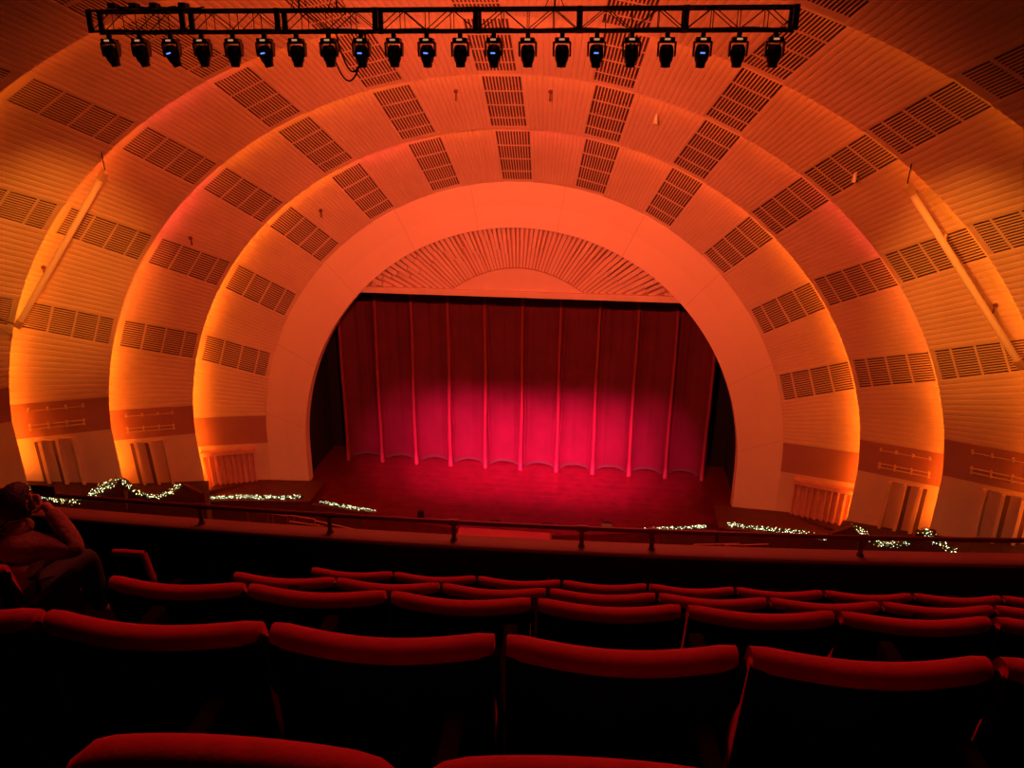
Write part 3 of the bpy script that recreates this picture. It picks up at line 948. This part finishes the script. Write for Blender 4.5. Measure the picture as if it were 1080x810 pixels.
for rn, a, drop in ROWS:
    xsn = starts[rn]
    for i, x in enumerate(xsn):
        y = a + curveY(x); sl = .050 + .012 * x
        lab = 'red-topped theatre seat in the %s, %s' % (rowname[rn], 'at its left end' if i == 0 else ('%s from its left end' % ordinal(i + 1)))
        pos = (CX + x, y + .085, H - drop - top_h)
        if rn == 5:
            if not usedB: s_ = seatB; s_['label'] = lab; s_.location = pos; s_.rotation_euler = (0, 0, sl); usedB = True; s_['group'] = 'seats in the ' + rowname[rn]
            else: s_ = dup(seatB, pos, sl, lab, 'seats in the ' + rowname[rn])
        else:
            if not usedA: s_ = seatA; s_['label'] = lab; s_.location = pos; s_.rotation_euler = (0, 0, sl); usedA = True; s_['group'] = 'seats in the ' + rowname[rn]
            else: s_ = dup(seatA, pos, sl, lab, 'seats in the ' + rowname[rn])
for ch in seatB.children:
    if ch.name.startswith('seat_cushion'):
        for o in C.objects:
            if o.type == 'MESH' and o.data == ch.data and o.parent and abs(o.parent.location.z - seatB.location.z) < .01: o.scale.y = .6
# the left standard closing each row
for rn, a, drop in ROWS:
    x = starts[rn][0]
    first = min((o for o in C.objects if o.get('category') == 'seat' and abs(o.location.z - (H - drop - top_h)) < .01), key=lambda o: o.location.x)
    for ch in list(first.children):
        if ch.name.startswith(('side_frame', 'armrest')):
            c = ch.copy(); C.objects.link(c); c.parent = first; c.location.x = -.558
# the seat the person sits on
dup(seatA, (CX - 3.36, 3.22 + curveY(-2.66) + .085, H - 2.26 - top_h), .02, 'theatre seat under the seated person across the aisle')

# short aisle rail left of the rows
bm = bmesh.new()
def ap(px_, py_, Y): 
    x = (px_ - 540) / F; y = (405 - py_) / F; d = FV + RV * x + UV * y
    return Vector((CX, 0, H)) + d * (Y / d.y)
ar = thing('aisle_handrail', 'short red-topped handrail bent down beside the aisle at the left of the rows', 'handrail', (CX - 2.35, 3.5, H - 2.26 - top_h))
b0 = Vector((CX - 2.35, 3.5, H - 2.26 - top_h))
pA, pB, pC = Vector((CX - 2.68, 3.46, 22.70)) - b0, Vector((CX - 2.51, 3.48, 22.69)) - b0, Vector((CX - 2.45, 3.44, 22.56)) - b0
bm = bmesh.new(); tube(bm, [pA, pB], .02, 8); obj('top_bar', bm, [M_seatred], ar)
bm = bmesh.new(); tube(bm, [pB, pC, Vector((pC.x + .02, pC.y, 0))], .02, 8); obj('post', bm, [M_seatred], ar)
bm = bmesh.new(); tube(bm, [pA, Vector((pA.x, pA.y, 0))], .015, 8); obj('post', bm, [M_shell], ar)

# ------------------------------------------------------------------ the person at the left
PX, PY = CX - 3.36, 3.46
PZ = H - 2.26 - top_h      # tread they stand on
pr = thing('person', 'person in a tan jacket seated at the left edge, right arm raised to the face', 'person', (PX, PY, PZ))
def skin(name, pts, edges, rads, mtl, parent, sub=2, root=0):
    me = bpy.data.meshes.new(name); me.from_pydata([Vector(p) for p in pts], edges, []); me.update()
    o = bpy.data.objects.new(name, me); C.objects.link(o); o.parent = parent
    m = o.modifiers.new('s', 'SKIN'); m.use_smooth_shade = True
    lay = me.skin_vertices[0].data
    for i, r in enumerate(rads):
        lay[i].radius = r if isinstance(r, tuple) else (r, r)
        lay[i].use_root = (i == root)
    m2 = o.modifiers.new('u', 'SUBSURF'); m2.levels = sub; m2.render_levels = sub
    me.materials.append(mtl)
    return o
# local frame: x right, y forward, z up; seated: pelvis .52 above tread
J = {'pel': (0, -.02, .55), 'belly': (0, .0, .64), 'chest': (0, .05, .73), 'ub': (0, .09, .82), 'neck': (.0, .12, .91), 'nk2': (.0, .13, .95),
     'rs': (.17, .08, .82), 're': (.38, .12, .785), 'rw': (.17, .19, 1.01), 'rh': (.13, .20, 1.04),
     'ls': (-.17, .08, .82), 'le': (-.36, .18, .79), 'lw': (-.15, .30, .97), 'lh': (-.10, .31, 1.0),
     'rhip': (.10, .03, .53), 'rk': (.14, .46, .53), 'ra': (.15, .48, .09), 'rt': (.16, .60, .04),
     'lhip': (-.10, .03, .53), 'lk': (-.14, .46, .53), 'la': (-.15, .48, .09), 'lt': (-.16, .60, .04)}
names = list(J); ix = {n: i for i, n in enumerate(names)}
E_ = [('pel', 'belly'), ('belly', 'chest'), ('chest', 'ub'), ('ub', 'neck'), ('neck', 'nk2'), ('ub', 'rs'), ('rs', 're'), ('re', 'rw'), ('rw', 'rh'), ('ub', 'ls'), ('ls', 'le'), ('le', 'lw'), ('lw', 'lh'),
      ('pel', 'rhip'), ('rhip', 'rk'), ('rk', 'ra'), ('ra', 'rt'), ('pel', 'lhip'), ('lhip', 'lk'), ('lk', 'la'), ('la', 'lt')]
Rr = dict(pel=(.15, .11), belly=(.14, .10), chest=(.155, .11), ub=(.13, .09), neck=.05, nk2=.048, rs=.055, re=.042, rw=.028, rh=.034, ls=.055, le=.042, lw=.028, lh=.034,
          rhip=.085, rk=.06, ra=.04, rt=.035, lhip=.085, lk=.06, la=.04, lt=.035)
body = skin('body', [J[n] for n in names], [(ix[a], ix[b]) for a, b in E_], [Rr[n] for n in names], M_skin, pr)
# fingers rooted in the palms, curled toward the phone
for s, hb in ((1, J['rh']), (-1, J['lh'])):
    pts, eds, rd = [hb], [], [.022]
    for k in range(4):
        o_ = .012 * (k - 1.5)
        L_ = (.072, .080, .076, .060)[k]
        a = Vector(hb) + Vector((-s * .02, .01, o_ + .0))
        b = a + Vector((-s * L_ * .45, .020, .014)); c = b + Vector((-s * L_ * .35, -.012, .004)); d = c + Vector((-s * L_ * .15, -.02, -.004))
        n0 = len(pts); pts += [a, b, c, d]; eds += [(0, n0), (n0, n0 + 1), (n0 + 1, n0 + 2), (n0 + 2, n0 + 3)]; rd += [.010, .0095, .0085, .0075]
    a = Vector(hb) + Vector((-s * .0, -.02, -.02)); b = a + Vector((-s * .025, -.02, -.02)); c = b + Vector((-s * .02, -.005, .0))
    n0 = len(pts); pts += [a, b, c]; eds += [(0, n0), (n0, n0 + 1), (n0 + 1, n0 + 2)]; rd += [.012, .011, .009]
    skin('hand', pts, eds, rd, M_skin, pr, 1)
# head with face
bm = bmesh.new()
bmesh.ops.create_uvsphere(bm, u_segments=24, v_segments=18, radius=1)
for v in bm.verts:
    x, y, z = v.co
    X, Y, Z = x * .076, y * .096, z * .118
    if z < -.1: X *= 1 + z * .28; Y *= 1 + z * .12
    if y > .6: Y -= .008
    nose = math.exp(-((x / .16) ** 2 + ((z + .12) / .22) ** 2)) if y > .5 else 0
    Y += .024 * nose
    for ex in (-.38, .38):
        if y > .4: Y -= .010 * math.exp(-(((x - ex) / .17) ** 2 + ((z - .05) / .12) ** 2))
    if y > .4: Y += .006 * math.exp(-((x / .3) ** 2 + ((z + .42) / .07) ** 2)) + .008 * math.exp(-((x / .3) ** 2 + ((z + .75) / .15) ** 2))
    v.co = (X, Y, Z)
for s in (-1, 1):
    secs = []
    for k in range(7):
        a = -1.2 + 2.4 * k / 6
        secs.append([Vector((s * (.070 + dx), -.005 - .018 * cos(a) + dy, .0 + .032 * sin(a))) for dx, dy in ((0, 0), (.018, -.006), (.020, .002), (.004, .008))])
    loft(bm, secs)
hd = obj('head', bm, [M_skin], pr, smooth=True); hd.location = (.0, .16, 1.05); hd.rotation_euler = (radians(-8), 0, radians(-6))
bm = bmesh.new()
bmesh.ops.create_uvsphere(bm, u_segments=24, v_segments=18, radius=1)
dl = [v for v in bm.verts if (v.co.y > .45 and v.co.z < .55) or v.co.z < -.75]
bmesh.ops.delete(bm, geom=dl, context='VERTS')
for v in bm.verts:
    x, y, z = v.co; k = 1 + .03 * sin(x * 14) * cos(z * 11)
    v.co = (x * .086 * k, y * .108 * k - .006, z * .127 * k + .004)
hr = obj('hair', bm, [M_hair], hd, smooth=True)
# jacket: torso and sleeves, a little larger than the body, open at cuffs and collar
jn = ['pel', 'belly', 'chest', 'ub', 'rs', 're', 'rw', 'ls', 'le', 'lw']
ji = {n: i for i, n in enumerate(jn)}
je = [('pel', 'belly'), ('belly', 'chest'), ('chest', 'ub'), ('ub', 'rs'), ('rs', 're'), ('re', 'rw'), ('ub', 'ls'), ('ls', 'le'), ('le', 'lw')]
jr = dict(pel=(.185, .14), belly=(.175, .135), chest=(.185, .14), ub=(.15, .115), rs=.085, re=.072, rw=.046, ls=.085, le=.072, lw=.046)
skin('jacket', [J[n] for n in jn], [(ji[a], ji[b]) for a, b in je], [jr[n] for n in jn], M_jacket, pr)
bm = bmesh.new()
tube(bm, [(0.0 + .07 * cos(a), (.12) + .065 * sin(a), .905 + .012 * sin(a)) for a in [2 * pi * k / 16 for k in range(17)]], .022, 8, cap=False)
obj('collar', bm, [M_jacket], pr, smooth=True)
tn = ['pel', 'rhip', 'rk', 'ra', 'lhip', 'lk', 'la']; ti = {n: i for i, n in enumerate(tn)}
skin('trousers', [J[n] for n in tn], [(ti[a], ti[b]) for a, b in (('pel', 'rhip'), ('rhip', 'rk'), ('rk', 'ra'), ('pel', 'lhip'), ('lhip', 'lk'), ('lk', 'la'))],
     [(.16, .12), .098, .075, .055, .098, .075, .055], M_trouser, pr)
bm = bmesh.new(); box(bm, -.075, .075, -.005, .005, -.038, .038, bev=.004)
ph_ = obj('phone', bm, [M_phone]); ph_.location = (PX + .03, PY + .34, PZ + 1.04)
tag(ph_, 'dark phone held up by the seated person at the left edge', 'phone')

# ------------------------------------------------------------------ lights
def spot(name, loc, target, power, col, ang, blend=.8, rad=.3):
    l = bpy.data.lights.new(name, 'SPOT'); l.energy = power; l.color = col; l.spot_size = radians(ang); l.spot_blend = blend; l.shadow_soft_size = rad
    o = bpy.data.objects.new(name, l); C.objects.link(o); o.location = loc
    o.rotation_euler = (Vector(target) - Vector(loc)).to_track_quat('-Z', 'Y').to_euler()
    return o
# salmon wash spots added below the truss for stage frame, rings and crown
spot('arch_wash', (1, 18.2, 26.3), (0, 54, 10), 17000, (1, .112, .068), 76, 1.0, .6)
spot('hall_wash', (2.5, 18.2, 26.3), (0, 50, 10), 29000, (1, .098, .024), 140, 1.0, .6)
spot('crown_wash', (0, 19.5, 26.2), (0, 50, 23.5), 8000, (1, .13, .065), 70, 1.0, .4)
# crimson beams from the truss onto the lower curtain
for k, x in enumerate((-9.5, -5.5, -1.8, 1.8, 5.5, 9.5)):
    spot('curtain_beam', (-4.3 + k * 2.3, TY, TZ0 - .8), (x + .5, 58.9, -2.0), 380000 if abs(x) < 8 else 160000, (1, .03, .20), 15.0, 1.0, .15)
for s in (-1, 1):  # amber spots added to brighten the diagonal tubes
    spot('tube_fill', (9 * s if s > 0 else -5.5, 18.2, 26.4), (s * 23.4, 38, 18.2), 30000, (1, .24, .02), 24, .9, .2)
# red fill added over the balcony to lift the seats, no fixture there
l = bpy.data.lights.new('balcony_fill', 'AREA'); l.energy = 1000; l.color = (1, .07, .05); l.size = 8
o = bpy.data.objects.new('balcony_fill', l); C.objects.link(o); o.location = (CX, 11, 33)
o.rotation_euler = (Vector((CX, 3, 22)) - Vector((CX, 11, 33))).to_track_quat('-Z', 'Y').to_euler()

w = bpy.data.worlds.new('world'); bpy.context.scene.world = w; w.use_nodes = True
w.node_tree.nodes['Background'].inputs['Color'].default_value = (.010, .001, .001, 1)
w.node_tree.nodes['Background'].inputs['Strength'].default_value = .15

# ------------------------------------------------------------------ camera
cam = bpy.data.cameras.new('camera'); co = bpy.data.objects.new('camera', cam); C.objects.link(co)
cam.sensor_width = 36; cam.lens = F / 1080 * 36; cam.clip_end = 300; cam.clip_start = .05
m = Matrix((RV, UV, -FV)).transposed().to_4x4()
m.translation = (CX, 0, H)
co.matrix_world = m
sc = bpy.context.scene
sc.camera = co
sc.view_settings.view_transform = 'Standard'; sc.view_settings.look = 'None'
sc.view_settings.exposure = 0; sc.view_settings.gamma = 1; sc.view_settings.use_curve_mapping = False
try:
    sc.cycles.use_denoising = True
    sc.cycles.sample_clamp_indirect = 6
    sc.cycles.max_bounces = 6
except Exception: pass
